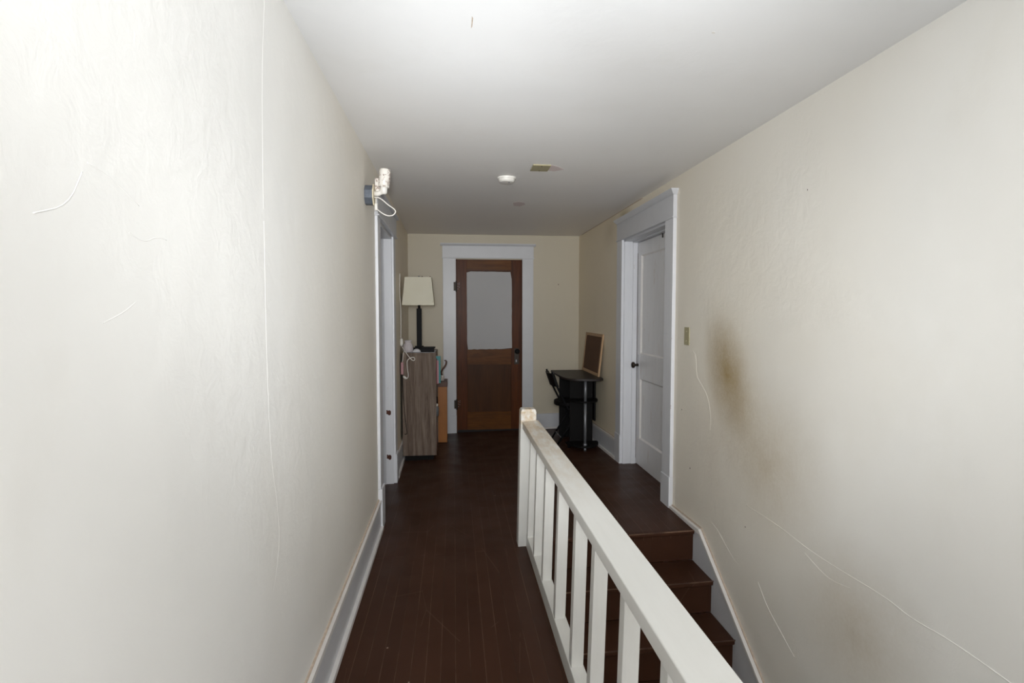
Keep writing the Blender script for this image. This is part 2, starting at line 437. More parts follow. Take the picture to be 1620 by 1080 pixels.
# stairwell: side under the hall floor, and the lower floor
tag(bx('wall_stairwell', 'stairwell', None, SX0 - .06, SX0 + .035, YN, SY, -2.8, -.05), 'stairwell side wall below the hall floor edge', 'wall', kind='structure')
tag(bx('floor_lower', 'floor', None, SX0, XR + .1, YN, SY + .3, -2.8, -2.72), 'dark floor at the foot of the stairs', 'floor', kind='structure')

# raised plaster cracks, as parts of the walls
def ridge(pts, r, mat, parent, name='plaster_crack'):
    bm = B(); tube(bm, pts, r * .8, 8, 2); x0 = pts[0][0]
    for v in bm.verts: v.co.x = x0 + (v.co.x - x0) * .8
    o = obj(name, bm, mat, parent, smooth=True); return o
X = XR + .0004
ridge([(X, 2.62, .40), (X, 2.35, .405), (X, 2.12, .385), (X, 1.9, .39), (X, 1.71, .40), (X, 1.6, .385), (X, 1.47, .399), (X, 1.28, .392), (X, 1.0, .37)], .0028, 'wall_right', wr)
ridge([(X, 3.36, 1.13), (X, 3.24, 1.15), (X, 3.235, 1.0), (X, 3.19, .97), (X, 3.09, .91), (X, 3.05, .84), (X, 3.03, .77), (X, 3.04, .70)], .0026, 'wall_right', wr)
ridge([(X, 3.11, .16), (X, 2.95, .17), (X, 2.80, .09), (X, 2.68, .05), (X, 2.64, .085)], .002, 'wall_right', wr)
ridge([(X, 2.50, .06), (X, 2.42, -.02), (X, 2.3, -.08), (X, 2.2, -.13)], .003, 'wall_right', wr)
ridge([(X, 2.761, 2.056), (X, 2.75, 1.98), (X, 2.787, 1.914), (X, 2.84, 1.90)], .0012, 'wall_right', wr)
ridge([(X, 2.15, .36), (X, 2.0, .32), (X, 1.88, .345)], .002, 'wall_right', wr)
X = XL - .0006
ridge([(X, 1.535, 2.20), (X, 1.50, 2.0), (X, 1.487, 1.65)], .0016, 'wall', wl)
ridge([(X, 1.49, 1.62), (X, 1.485, 1.3), (X, 1.50, 1.0), (X, 1.545, .87), (X, 1.56, .74), (X, 1.50, .64)], .0016, 'wall', wl)
ridge([(X, .70, 1.50), (X, .76, 1.52), (X, .79, 1.57)], .0016, 'wall', wl)
ridge([(X, .89, 1.505), (X, .93, 1.495), (X, .97, 1.51), (X, 1.0, 1.508)], .0016, 'wall', wl)
ridge([(X, .82, 1.37), (X, .87, 1.385), (X, .90, 1.40)], .0014, 'wall', wl)
ridge([(X, .80, 1.585), (X, .86, 1.575), (X, .92, 1.55)], .0014, 'wall', wl)

# ------------------------------------------------------------------ baseboards
def strip(bm, x0, y0, x1, y1, dx0, dx1, z0, z1):
    """board along a wall from (x0,y0) to (x1,y1), occupying offsets dx0..dx1 in +X (or -X), heights above the floor"""
    n = 8
    for i in range(n):
        a, b = i / n, (i + 1) / n
        A = (x0 + (x1 - x0) * a, y0 + (y1 - y0) * a); Bp = (x0 + (x1 - x0) * b, y0 + (y1 - y0) * b)
        q = []
        for z in (z0, z1):
            for (px, py), d in ((A, dx0), (A, dx1), (Bp, dx1), (Bp, dx0)):
                q.append((px + d, py, zf(px + dx1, py) + z))
        hexa(bm, q)
def baseboard(name, x0, y0, x1, y1, s, label, h=.175):
    t = thing(name, (x0, y0, 0), label, 'baseboard', kind='structure')
    bm = B(); strip(bm, x0, y0, x1, y1, -.001 * s, .016 * s, -.005, h - .02); obj('board', bm, 'trim', t)
    bm = B(); strip(bm, x0, y0, x1, y1, -.001 * s, .020 * s, h - .02, h); c = obj('cap_moulding', bm, 'shoe', t)
    bm = B(); strip(bm, x0, y0, x1, y1, -.001 * s, .007 * s, h, h + .007); obj('dirty_edge', bm, 'trim_dark', t)
    bm = B(); strip(bm, x0, y0, x1, y1, .015 * s, .033 * s, -.005, .022); obj('shoe_moulding', bm, 'shoe', t)
    return t
baseboard('baseboard_left', XL, YN, XL, LD0 - .135, 1, 'grey-white baseboard along the near left wall', h=.19)
baseboard('baseboard_left_rear', XL - .009, LD1 + .135, XLB, YB, 1, 'baseboard behind the grey cabinet on the left', h=.19)
baseboard('baseboard_right', XR, RD1 + .14, XR, YB, -1, 'grey-white baseboard beside the black desk', h=.185)
# back wall baseboards (along X)
def baseboard_x(name, x0, x1, label):
    t = thing(name, (x0, YB, 0), label, 'baseboard', kind='structure')
    z0, z1 = zf(x0, YB), zf(x1, YB)
    def seg(nm, mat, y0, y1, a, b):
        bm = B(); hexa(bm, [(x0, y0, z0 + a), (x1, y0, z1 + a), (x1, y1, z1 + a), (x0, y1, z0 + a), (x0, y0, z0 + b), (x1, y0, z1 + b), (x1, y1, z1 + b), (x0, y1, z0 + b)])
        obj(nm, bm, mat, t)
    seg('board', 'trim', YB - .018, YB + .001, -.005, .165); seg('cap_moulding', 'trim', YB - .022, YB + .001, .165, .182)
    seg('shoe_moulding', 'shoe', YB - .034, YB - .017, -.005, .02)
baseboard_x('baseboard_back', .935, XR, 'grey-white baseboard on the back wall right of the brown door')
baseboard_x('baseboard_back_left', XLB, -.128, 'baseboard on the back wall behind the orange shelf unit')
# corner cove at ceiling: thin worn line on the right
bx('ceiling_crack', 'trim_dark', wr, XR - .004, XR + .001, 4.25, 6.3, ZC - .006, ZC + .001)

# ------------------------------------------------------------------ left doorway casing (trim_1)
t = thing('trim_1', (XL, LD0, 0), 'white painted casing around the open left doorway', 'door casing', kind='structure')
tk = .018
cw = .135
bm = B(); box(bm, XL - .001, XL + tk, LD0 - cw, LD0 - .004, .26, LDH + .01); obj('side_casing', bm, 'trim_worn', t, bevel=.003)
bm = B(); box(bm, XL - .008, XL - .008 + tk, LD1 + .004, LD1 + cw, .22, LDH + .01); obj('side_casing', bm, 'trim_worn', t, bevel=.003)
bm = B(); box(bm, XL - .001, XL + tk + .009, LD0 - cw - .003, LD0 - .002, -.003, .26); obj('plinth_block', bm, 'trim_worn', t, bevel=.003)
bm = B(); box(bm, XL - .008, XL + tk + .003, LD1 + .002, LD1 + cw + .003, -.01, .235); obj('plinth_block', bm, 'trim_worn', t, bevel=.003)
bm = B(); box(bm, XL - .006, XL + tk + .003, LD0 - cw - .004, LD1 + cw + .004, LDH + .01, LDH + .155); obj('head_casing', bm, 'trim', t, bevel=.002)
bm = B(); box(bm, XL - .004, XL + tk + .012, LD0 - cw - .012, LD1 + cw + .012, LDH + .002, LDH + .012)
box(bm, XL - .004, XL + tk + .022, LD0 - cw - .02, LD1 + cw + .02, LDH + .155, LDH + .178); obj('head_cap', bm, 'trim', t, bevel=.004)
# jambs
bm = B(); box(bm, XL - .135, XL + .002, LD0 - .003, LD0 + .016, -.01, LDH); obj('jamb', bm, 'trim_worn', t)
bm = B(); box(bm, XL - .135, XL - .006, LD1 - .016, LD1 + .003, -.015, LDH); j = obj('jamb', bm, 'trim_worn', t)
bm = B(); box(bm, XL - .135, XL - .004, LD0, LD1, LDH - .018, LDH + .004); obj('head_jamb', bm, 'trim', t)
bm = B(); box(bm, XL - .10, XL - .065, LD1 - .026, LD1 - .015, -.01, LDH - .018); obj('door_stop', bm, 'trim', t)
# stripped hinge mortises on the far jamb
for z in (.578, .215):
    bm = B()
    prof = [(-.034, -.012), (-.034, .030), (-.022, .032), (-.016, .022), (-.004, .030), (.012, .024), (.018, .010), (.016, -.016), (.004, -.026), (-.010, -.024), (-.018, -.014)]
    prism(bm, [(XL - .035 + u * .7, z + v * .75) for u, v in prof], 'Y', LD1 - .0185, LD1 - .0155)
    obj('hinge_mortise', bm, 'rust', t)
bm = B(); prism(bm, [(XL - .100, 1.20), (XL - .093, 1.24), (XL - .088, 1.12), (XL - .09, .96), (XL - .098, .80), (XL - .102, 1.0)], 'Y', LD1 - .0275, LD1 - .0258)
obj('bare_wood_chip', bm, 'trim_dark', t)
# the door of the side room, swung open inside against its wall: only its edge could be glimpsed
# ------------------------------------------------------------------ right doorway casing (trim_2)
t = thing('trim_2', (XR, RD0, 0), 'grey-white casing and cap around the right white door', 'door casing', kind='structure')
tk = .024
z0 = .05
CW = .145
for (a, b, zz) in ((RD0 - CW, RD0, .262), (RD1, RD1 + CW, .30)):
    bm = B(); box(bm, XR - tk, XR + .001, a, b, zz, RDH); obj('side_casing', bm, 'trim_worn', t, bevel=.003)
    bm = B(); box(bm, XR - tk - .006, XR + .001, a - .003, b + .003, z0 - .02, zz); obj('plinth_block', bm, 'trim_worn', t, bevel=.003)
bm = B(); box(bm, XR - tk - .002, XR + .001, RD0 - CW - .002, RD1 + CW + .002, RDH + .006, RDH + .15); obj('head_casing', bm, 'trim', t, bevel=.002)
bm = B(); box(bm, XR - tk - .008, XR + .001, RD0 - CW - .008, RD1 + CW + .008, RDH - .004, RDH + .006); obj('head_fillet', bm, 'trim', t, bevel=.003)
bm = B()   # crown-shaped cap: flares out towards the top
y0, y1 = RD0 - CW, RD1 + CW; x = XR - tk
for (o0, za, o1, zb) in ((.002, .15, .012, .160), (.012, .160, .026, .178), (.026, .178, .028, .186)):
    hexa(bm, [(x - o0, y0 - o0, RDH + za), (XR + .001, y0 - o0, RDH + za), (XR + .001, y1 + o0, RDH + za), (x - o0, y1 + o0, RDH + za),
              (x - o1, y0 - o1, RDH + zb), (XR + .001, y0 - o1, RDH + zb), (XR + .001, y1 + o1, RDH + zb), (x - o1, y1 + o1, RDH + zb)])
obj('head_cap', bm, 'trim', t)
bm = B(); box(bm, XR - .002, XR + .18, RD0 - .001, RD0 + .018, 0, RDH); obj('jamb', bm, 'trim_worn', t)
bm = B(); box(bm, XR - .002, XR + .18, RD1 - .018, RD1 + .001, 0, RDH); obj('jamb', bm, 'trim_worn', t)
bm = B(); box(bm, XR + .07, XR + .108, RD1 - .030, RD1 - .017, 0, RDH - .018); box(bm, XR + .07, XR + .108, RD0 + .017, RD0 + .030, 0, RDH - .018)
obj('door_stop', bm, 'trim_worn', t)
bm = B(); box(bm, XR - .002, XR + .18, RD0, RD1, RDH - .02, RDH + .002); obj('head_jamb', bm, 'trim', t)
bm = B(); box(bm, XR + .07, XR + .108, RD0, RD1, RDH - .03, RDH - .018); obj('head_stop', bm, 'trim', t)

# right white door (door_2): face at x = 1.60
t = thing('door_2', (1.60, RD0 + .02, .06), 'white two-panel door with brown wear in the right doorway', 'door', kind='structure')
dx0, dx1 = 1.597, 1.64
ya, yb, za, zb = RD0 + .022, RD1 - .024, .058, RDH - .032
P1 = (1.03, 1.875); P2 = (.29, .815); sy = .085
bm = B()
box(bm, dx0, dx1, ya, ya + sy, za, zb); box(bm, dx0, dx1, yb - sy, yb, za, zb)
box(bm, dx0, dx1, ya + sy, yb - sy, za, P2[0]); box(bm, dx0, dx1, ya + sy, yb - sy, P2[1], P1[0]); box(bm, dx0, dx1, ya + sy, yb - sy, P1[1], zb)
obj('frame', bm, 'door_white', t)
for (p, q) in (P1, P2):
    bm = B(); box(bm, dx0 + .014, dx1 - .012, ya + sy - .004, yb - sy + .004, p - .004, q + .004)
    pn = obj('panel', bm, 'door_white', t)
    bm = B()   # sloping bead around the panel
    d = .012
    a0, a1, b0, b1 = ya + sy, yb - sy, p, q
    for (u0, v0, u1, v1, uu0, vv0, uu1, vv1) in ((a0, b0, a1, b0, a0 + d, b0 + d, a1 - d, b0 + d), (a0, b1, a1, b1, a0 + d, b1 - d, a1 - d, b1 - d),
                                                   (a0, b0, a0, b1, a0 + d, b0 + d, a0 + d, b1 - d), (a1, b0, a1, b1, a1 - d, b0 + d, a1 - d, b1 - d)):
        vsx = [bm.verts.new(v) for v in ((dx0, u0, v0), (dx0, u1, v1), (dx0 + .0139, uu1, vv1), (dx0 + .0139, uu0, vv0))]
        bm.faces.new(vsx)
    obj('bead', bm, 'shoe', pn)
bx('lock_plate', 'trim', t, dx0 - .003, dx0 + .001, yb - .075, yb - .03, .80, 1.02, bevel=.001)
bm = B(); lathe(bm, [(.012, 0), (.010, .02), (.011, .028), (.024, .034), (.028, .045), (.022, .056), (.006, .060)], 20)
bm.transform(Matrix.Translation((dx0 - .003, yb - .045, .93)) @ Matrix.Rotation(-math.pi / 2, 4, 'Y')); k = obj('door_knob', bm, 'brass', t, smooth=True); k['label'] = 'dark iron door knob'
bm = B(); box(bm, dx0 - .001, dx1 - .01, yb + .0005, yb + .0045, .1, 1.9); obj('rusty_edge', bm, 'rust', t)
for y in (3.98, 4.10):
    bx('coat_hook', 'brass', t, dx0 - .008, dx0 + .002, y - .004, y + .004, zb - .03, zb + .01)

# ------------------------------------------------------------------ back doorway casing (trim_3) and brown door (door_1)
t = thing('trim_3', (.4, YB, 0), 'grey-white casing around the brown door at the end', 'door casing', kind='structure')
yb0 = YB - .022
for (a, b) in ((-.124, BD0), (BD1, .932)):
    zz = zf((a + b) / 2, YB)
    bx('side_casing', 'trim', t, a, b, yb0, YB + .001, zz + .205, 2.012, bevel=.002)
    bx('plinth_block', 'trim', t, a - .002, b + .002, yb0 - .005, YB + .001, zz - .01, zz + .205, bevel=.002)
bx('head_casing', 'trim', t, -.128, .935, yb0 - .003, YB + .001, 2.024, 2.155, bevel=.002)
bx('head_fillet', 'trim', t, -.135, .942, yb0 - .008, YB + .001, 2.012, 2.024, bevel=.002)
bm = B(); prism(bm, [(YB + .001, 2.155), (yb0 - .004, 2.155), (yb0 - .012, 2.163), (yb0 - .024, 2.176), (yb0 - .024, 2.183), (YB + .001, 2.183)], 'X', -.150, .957); obj('head_cap', bm, 'trim', t)
bm = B(); box(bm, BD0 - .001, BD0 + .010, YB - .001, YB + .09, -.06, BDH); box(bm, BD1 - .010, BD1 + .001, YB - .001, YB + .09, -.06, BDH); box(bm, BD0, BD1, YB - .001, YB + .09, BDH - .008, BDH + .002)
obj('jamb', bm, 'doorwood', t)

t = thing('door_1', (.4, YB, 0), 'brown varnished door with a white painted upper pane, end of hall', 'door', kind='structure')
f0, f1 = YB - .004, YB + .036
X0, X1 = .037, .792; Z0, Z1 = .004, 1.992
GX0, GX1, GZ0, GZ1 = .152, .680, .955, 1.862
PX0, PX1, PZ0, PZ1 = .160, .667, .215, .775
bx('stile', 'doorwood', t, X0, GX0 + .004, f0, f1, Z0, Z1, bevel=.002)
bx('stile', 'doorwood', t, GX1 - .008, X1, f0, f1, Z0, Z1, bevel=.002)
bx('top_rail', 'doorrail', t, GX0 + .004, GX1 - .008, f0, f1, GZ1 + .018, Z1)
bx('middle_rail', 'doorrail', t, GX0 + .004, GX1 - .008, f0, f1, PZ1, GZ0)
bx('bottom_rail', 'doorrail', t, GX0 + .004, GX1 - .008, f0, f1, Z0, PZ0)
bx('lower_panel', 'doorpanel', t, GX0, GX1, f0 + .016, f1 - .01, PZ0 - .005, PZ1 + .005)
bm = B()     # painted pane with an uneven brushed edge
pts = []
def edge(p, q, n, amp):
    for i in range(n):
        s = i / n; a = random.uniform(-amp, amp)
        dx, dz = q[0] - p[0], q[1] - p[1]; l = math.hypot(dx, dz)
        pts.append((p[0] + dx * s - dz / l * a, p[1] + dz * s + dx / l * a))
c_ = .012
edge((GX0 + c_, GZ0), (GX1 - c_, GZ0 + .006), 14, .004); edge((GX1, GZ0 + c_), (GX1 - .002, GZ1 - .01 - c_), 14, .0015)
edge((GX1 - c_ - .006, GZ1 - .004), (GX0 + c_, GZ1), 14, .002); edge((GX0, GZ1 - c_), (GX0 + .003, GZ0 + c_), 14, .001)
prism(bm, pts, 'Y', f0 - .0012, f0 + .002)
g = obj('painted_pane', bm, 'painted_glass', t); g['label'] = 'upper pane painted over in grey-white'
bx('pane_bed', 'doorpanel', t, GX0 - .001, GX1 + .001, f0 + .002, f1 - .01, GZ0 - .002, GZ1 + .02)
for z in (1.688, .311):
    bm = B(); box(bm, .0, .034, yb0 - .002, YB, z - .05, z + .05); lathe(bm, [(.008, -.062), (.009, -.056), (.009, .056), (.008, .062)], 10, (.030, yb0 - .006, z))
    h = obj('hinge', bm, 'brass', t)
    bm = B()
    for (u, v) in ((.012, .03), (.028, .022), (.012, .0), (.028, -.008), (.012, -.03), (.03, .04)):
        lathe(bm, [(.0035, 0), (.0035, .002)], 8, (.037 + u, 0, z + v))
    bm.transform(Matrix.Translation((0, f0, 0)) @ Matrix.Identity(4))
    bm2 = B()
    for (u, v) in ((.012, .03), (.028, .022), (.012, .0), (.028, -.008), (.012, -.03), (.03, .04)):
        box(bm2, .037 + u - .003, .037 + u + .003, f0 - .003, f0 + .001, z + v - .003, z + v + .003)
    bm.free(); obj('screw', bm2, 'steel', h)
lk = bx('lock_plate', 'brass', t, .708, .762, f0 - .005, f0 + .001, .775, .965, bevel=.002)
bm = B(); lathe(bm, [(.012, 0), (.009, .02), (.012, .03), (.026, .036), (.030, .048), (.024, .058), (.006, .062)], 24)
bm.transform(Matrix.Translation((.738, f0 - .004, .93)) @ Matrix.Rotation(math.pi / 2, 4, 'X')); obj('door_knob', bm, 'blackmetal', lk, smooth=True)
bx('keyhole', 'steel', lk, .726, .738, f0 - .007, f0 - .004, .800, .83)
bx('threshold_gap', 'hole', t, X0, X1, f0 + .004, f1, -.045, Z0 + .001)

# ------------------------------------------------------------------ staircase
st = thing('staircase', (1.0, SY, 0), 'dark brown wooden stairs going down beside the right wall', 'staircase', kind='structure')
SXR = 1.466
RUN, RISE = .252, .194
slope_x = .012
def tilt(x): return .026 * (x + .45)
# landing nosing board
def board(bm, y0, y1, z, th, xa=SX0 + .036, xb=SXR, ):
    hexa(bm, [(xa, y0, z + tilt(xa) - th), (xb, y0, z + tilt(xb) - th), (xb, y1, z + tilt(xb) - th), (xa, y1, z + tilt(xa) - th),
              (xa, y0, z + tilt(xa)), (xb, y0, z + tilt(xb)), (xb, y1, z + tilt(xb)), (xa, y1, z + tilt(xa))])
bm = B(); board(bm, SY - .022, SY + .001, .001, .028); obj('landing_nosing', bm, 'tread', st, bevel=.008, seg=3)
bm = B(); board(bm, SY - .0235, SY - .019, .0005, .006, 1.05); obj('worn_edge', bm, 'edge', st)
for k in range(13):
    yr = SY - RUN * k; zt = -RISE * k
    bm = B(); board(bm, yr + .002, yr + .02, zt - .0285, RISE - .028); obj('riser', bm, 'tread', st)
    if k < 12:
        yn = yr - RUN - .024; zz = zt - RISE
        bm = B(); board(bm, yn, yr + .002, zz, .028); tr = obj('tread', bm, 'tread', st, bevel=.007, seg=3)
        if k < 5:
            bm = B(); board(bm, yn - .0015, yn + .004, zz + .0006, .005); obj('worn_edge', bm, 'edge', tr)
# skirt board (stringer) along the wall with a moulding on its slope
KY, KZ = 3.117, .058
SL = (.058 + .405) / (3.117 - 2.457)
yE = YN + .05
def zl(y): return KZ + SL * (y - KY)
yEnd = .6
bm = B()
prism(bm, [(3.26, .05), (KY, KZ), (yEnd, zl(yEnd)), (yEnd, zl(yEnd) - .62), (3.26, -.30)], 'X', 1.466, XR + .001)
sk = obj('skirt_board', bm, 'trim', st); sk['label'] = 'grey-white sloping skirt board'
bm = B()
hexa(bm, [(1.458, yEnd, zl(yEnd)), (XR + .001, yEnd, zl(yEnd)), (XR + .001, KY, KZ), (1.458, KY, KZ),
          (1.458, yEnd, zl(yEnd) + .026), (XR + .001, yEnd, zl(yEnd) + .026), (XR + .001, KY, KZ + .022), (1.458, KY, KZ + .022)])
hexa(bm, [(1.458, KY, .050), (XR + .001, KY, .050), (XR + .001, RD0 - CW, .046), (1.458, RD0 - CW, .046),
          (1.458, KY, KZ + .022), (XR + .001, KY, KZ + .022), (XR + .001, RD0 - CW, .066), (1.458, RD0 - CW, .066)])
obj('cap_moulding', bm, 'shoe', sk, bevel=.003)
bm = B()
hexa(bm, [(1.476, yEnd, zl(yEnd) + .026), (XR + .001, yEnd, zl(yEnd) + .026), (XR + .001, KY, KZ + .022), (1.476, KY, KZ + .022),
          (1.476, yEnd, zl(yEnd) + .034), (XR + .001, yEnd, zl(yEnd) + .034), (XR + .001, KY, KZ + .03), (1.476, KY, KZ + .03)])
hexa(bm, [(1.476, KY, KZ + .02), (XR + .001, KY, KZ + .02), (XR + .001, RD0 - CW, .065), (1.476, RD0 - CW, .065),
          (1.476, KY, KZ + .03), (XR + .001, KY, KZ + .03), (XR + .001, RD0 - CW, .073), (1.476, RD0 - CW, .073)])
obj('dirty_edge', bm, 'trim_dark', sk)

# ------------------------------------------------------------------ balustrade
rl = thing('stair_railing', (.42, 3.12, .02), 'cream-white wooden railing with square balusters guarding the stairwell', 'railing')
ny0, ny1 = 3.12, 3.205
bm = B()
ch = .010
def newel_ring(z, x0, x1, y0, y1): return [(x0, y0, z), (x1, y0, z), (x1, y1, z), (x0, y1, z)]
rings = [newel_ring(.018, .366, .452, ny0, ny1), newel_ring(.812, .382, .472, ny0, ny1), newel_ring(.827, .389, .466, ny0 + .008, ny1 - .008)]
vr = [[bm.verts.new(p) for p in r] for r in rings]
bm.faces.new(vr[0][::-1]); bm.faces.new(vr[-1])
for a, b in zip(vr, vr[1:]):
    for i in range(4): bm.faces.new((a[i], a[(i + 1) % 4], b[(i + 1) % 4], b[i]))
obj('newel_post', bm, 'rail', rl, bevel=.0015)
rend = -.6
bm = B(); hexa(bm, [(.390, rend, .715), (.484, rend, .717), (.484, ny0 + .001, .719), (.390, ny0 + .001, .717),
                    (.390, rend, .757), (.484, rend, .760), (.484, ny0 + .001, .764), (.390, ny0 + .001, .758)])
obj('handrail', bm, 'rail', rl, bevel=.004)
bm = B(); hexa(bm, [(.413, rend, .020), (.466, rend, .022), (.466, ny0 + .001, .022), (.413, ny0 + .001, .020),
                    (.413, rend, .096), (.466, rend, .098), (.466, ny0 + .001, .098), (.413, ny0 + .001, .096)])
obj('bottom_rail', bm, 'rail', rl, bevel=.003)
for i, y in enumerate((3.065, 2.83, 2.55, 2.22, 1.90, 1.635, 1.335, 1.05, .76, .47, .18, -.11, -.4)):
    j = random.uniform(-.002, .002); xb, xt = .4155, .434
    bm = B(); y1_ = y + .040
    hexa(bm, [(xb + j, y, .094), (xb + .045 + j, y, .094), (xb + .045 + j, y1_, .094), (xb + j, y1_, .094),
              (xt, y, .722), (xt + .045, y, .722), (xt + .045, y1_, .722), (xt, y1_, .722)])
    obj('baluster', bm, 'rail', rl, bevel=.002)
bx('newel_post', 'rail', rl, .385, .475, rend - .09, rend + .001, .018, .82, bevel=.004)

# ------------------------------------------------------------------ smoke detector, ceiling plate
def disc(name, c, prof, mat, parent=None, seg=40):
    bm = B(); lathe(bm, prof, seg, c); return obj(name, bm, mat, parent, smooth=False, bevel=0)
t = thing('smoke_detector', (.357, 3.72, ZC), 'round white smoke detector on the ceiling', 'smoke detector')
disc('mounting_ring', (.357, 3.72, ZC), [(.061, .001), (.062, -.004), (.060, -.012)], 'white', t)
disc('cover', (.357, 3.72, ZC), [(.055, -.011), (.054, -.022), (.046, -.031), (.030, -.034), (.002, -.035)], 'white', t)
disc('test_button', (.372, 3.705, ZC - .033), [(.006, .001), (.006, -.003)], 'tile_grey', t, 12)
t = thing('ceiling_blank_plate', (.54, 3.43, ZC), 'flat beige rectangular cover plate on the ceiling', 'cover plate')
bm = B(); box(bm, .486, .598, 3.368, 3.51, ZC - .007, ZC + .001); obj('plate', bm, 'beige', t, bevel=.003)
for y in (3.385, 3.492):
    bm = B(); lathe(bm, [(.004, 0), (.003, -.002)], 10, (.542, y, ZC - .007)); obj('screw', bm, 'brass', t)

ce = bpy.data.objects['ceiling']
M['peel'] = plain('bare_pinkish_plaster', (.66, .57, .56), rough=.8)
for nm, poly, mt in (('peeled_patch', [(.592, 3.37), (.640, 3.40), (.700, 3.47), (.64, 3.52), (.598, 3.50)], 'peel'),
                 ('peeled_patch', [(.49, 4.55), (.53, 4.50), (.58, 4.53), (.60, 4.62), (.56, 4.70), (.51, 4.68)], 'peel'),
                 ('paint_scratch', [(.060, 1.73), (.064, 1.74), (.063, 1.79), (.060, 1.80)], 'trim_dark'),
                 ('paint_scratch', [(.832, 1.740), (.842, 1.742), (.845, 1.750), (.835, 1.751)], 'white')):
    bm = B(); prism(bm, poly, 'Z', ZC - .0008, ZC + .001); obj(nm, bm, mt, ce)
for (ny, nz, r) in ((3.338, 1.19, .003), (3.44, .75, .0035), (3.30, .40, .004), (2.63, .285, .003), (2.2, 1.9, .002)):
    bm = B(); box(bm, XR - .0008, XR + .001, ny - r, ny + r * .6, nz - r, nz + r * 1.3); obj('nail_hole', bm, 'rust', wr)
wb = bpy.data.objects['wall_back']
for (nx, nz) in ((1.235, 1.717), (-.36, 1.80), (-.27, 1.80)):
    bm = B(); box(bm, nx - .005, nx + .005, YB - .0008, YB + .001, nz - .005, nz + .005); obj('nail_hole', bm, 'rust', wb)

# light switch plate on the right wall
t = thing('switch_plate', (XR, 3.375, 1.235), 'small beige blank plate on the wall beside the right door', 'switch plate')
bm = B(); box(bm, XR - .006, XR + .001, 3.336, 3.41, 1.178, 1.292); obj('plate', bm, 'beige', t, bevel=.003)
for z in (1.205, 1.265):
    bm = B(); box(bm, XR - .0075, XR - .005, 3.370, 3.376, z - .003, z + .003); obj('screw', bm, 'cream', t)

# ------------------------------------------------------------------ wall sconce with its loop of cord
t = thing('wall_sconce', (XL, 3.15, 2.03), 'small white speckled glass sconce on a grey box high on the left wall', 'wall lamp')
bm = B(); oc = []
for k in range(8):
    a = math.pi / 8 + k * math.pi / 4; oc.append((3.17 + .056 * math.cos(a), 2.037 + .056 * math.sin(a)))
prism(bm, oc, 'X', XL - .001, XL + .043); obj('junction_box', bm, 'tile_grey', t, bevel=.003)
bm = B(); prism(bm, [(3.17 + (y - 3.17) * 1.12, 2.037 + (z - 2.037) * 1.12) for y, z in oc], 'X', XL + .043, XL + .050); obj('backplate', bm, 'cream', t, bevel=.002)
bm = B(); box(bm, XL + .050, XL + .100, 3.165, 3.215, 2.058, 2.136); s2 = obj('back_shade', bm, 'speckle', t, bevel=.008)
bm = B(); tube(bm, [(XL + .05, 3.165, 2.045), (XL + .072, 3.16, 2.046), (XL + .088, 3.155, 2.052), (XL + .099, 3.15, 2.066)], [.017, .014, .014, .016], 14, 0); arm = obj('arm', bm, 'white', t, smooth=True)
bm = B(); lathe(bm, [(.010, -.018), (.017, -.012), (.019, .008), (.021, .022), (.019, .03)], 20, (XL + .103, 3.15, 2.058)); obj('socket', bm, 'white', arm, smooth=True)
bm = B(); cx, cy = XL + .103, 3.15
lathe(bm, [(.027, 0), (.030, .002), (.031, .03), (.031, .092), (.029, .099), (.020, .102), (.018, .101), (.018, .099), (.026, .096), (.0285, .09), (.0285, .03), (.027, .004), (.027, 0)], 32, (cx, cy, 2.077), close=False)
bm.transform(Matrix.Translation((cx, cy, 2.08)) @ Matrix.Rotation(math.radians(5), 4, 'Y') @ Matrix.Translation((-cx, -cy, -2.08)))
obj('glass_shade', bm, 'speckle', t, smooth=True)
bm = B()
tube(bm, [(XL + .050, 3.16, 2.025), (XL + .075, 3.15, 2.022), (XL + .098, 3.15, 2.008), (XL + .125, 3.15, 1.982), (XL + .158, 3.15, 1.962), (XL + .168, 3.15, 1.945), (XL + .152, 3.15, 1.925),
          (XL + .125, 3.15, 1.921), (XL + .095, 3.15, 1.934), (XL + .068, 3.155, 1.955), (XL + .058, 3.16, 1.965)], .0032, 8, 2)
obj('cord_loop', bm, 'white', t, smooth=True)
bm = B(); lathe(bm, [(.006, -.022), (.009, -.018), (.009, .012), (.006, .018)], 12, (XL + .058, 3.16, 1.975)); lathe(bm, [(.004, 0), (.004, .03)], 8, (XL + .058, 3.16, 1.99)); obj('pull_switch', bm, 'white', t, smooth=True)

# ------------------------------------------------------------------ cabinet on the left
cab = thing('storage_cabinet', (-.33, 5.5, 0), 'tall grey-brown wood grain cabinet against the left wall', 'cabinet')
cx0, cx1, cy0, cy1, cz0, cz1 = -.483, -.168, 5.20, 5.72, .035, 1.008
bx('side_panel', 'greywood', cab, cx0, cx1, cy0, cy0 + .018, cz0, cz1 - .020, bevel=.0015)
bx('side_panel', 'greywood', cab, cx0, cx1, cy1 - .018, cy1, cz0, cz1 - .020, bevel=.0015)
bx('top_panel', 'greywood', cab, cx0, cx1, cy0, cy1, cz1 - .020, cz1, bevel=.0015)
bx('bottom_panel', 'greywood', cab, cx0, cx1 - .002, cy0 + .018, cy1 - .018, cz0 + .01, cz0 + .028)
bx('back_panel', 'black', cab, cx0 + .001, cx0 + .006, cy0 + .018, cy1 - .018, cz0 + .028, cz1 - .02)
for z in (.38, .70): bx('shelf', 'greywood', cab, cx0 + .006, cx1 - .004, cy0 + .018, cy1 - .018, z - .009, z + .009)
bx('kick_base', 'black', cab, cx0 + .02, cx1 - .03, cy0 + .02, cy1 - .02, -.03, cz0 + .0105)
shelf_z = (.063, .389, .709)
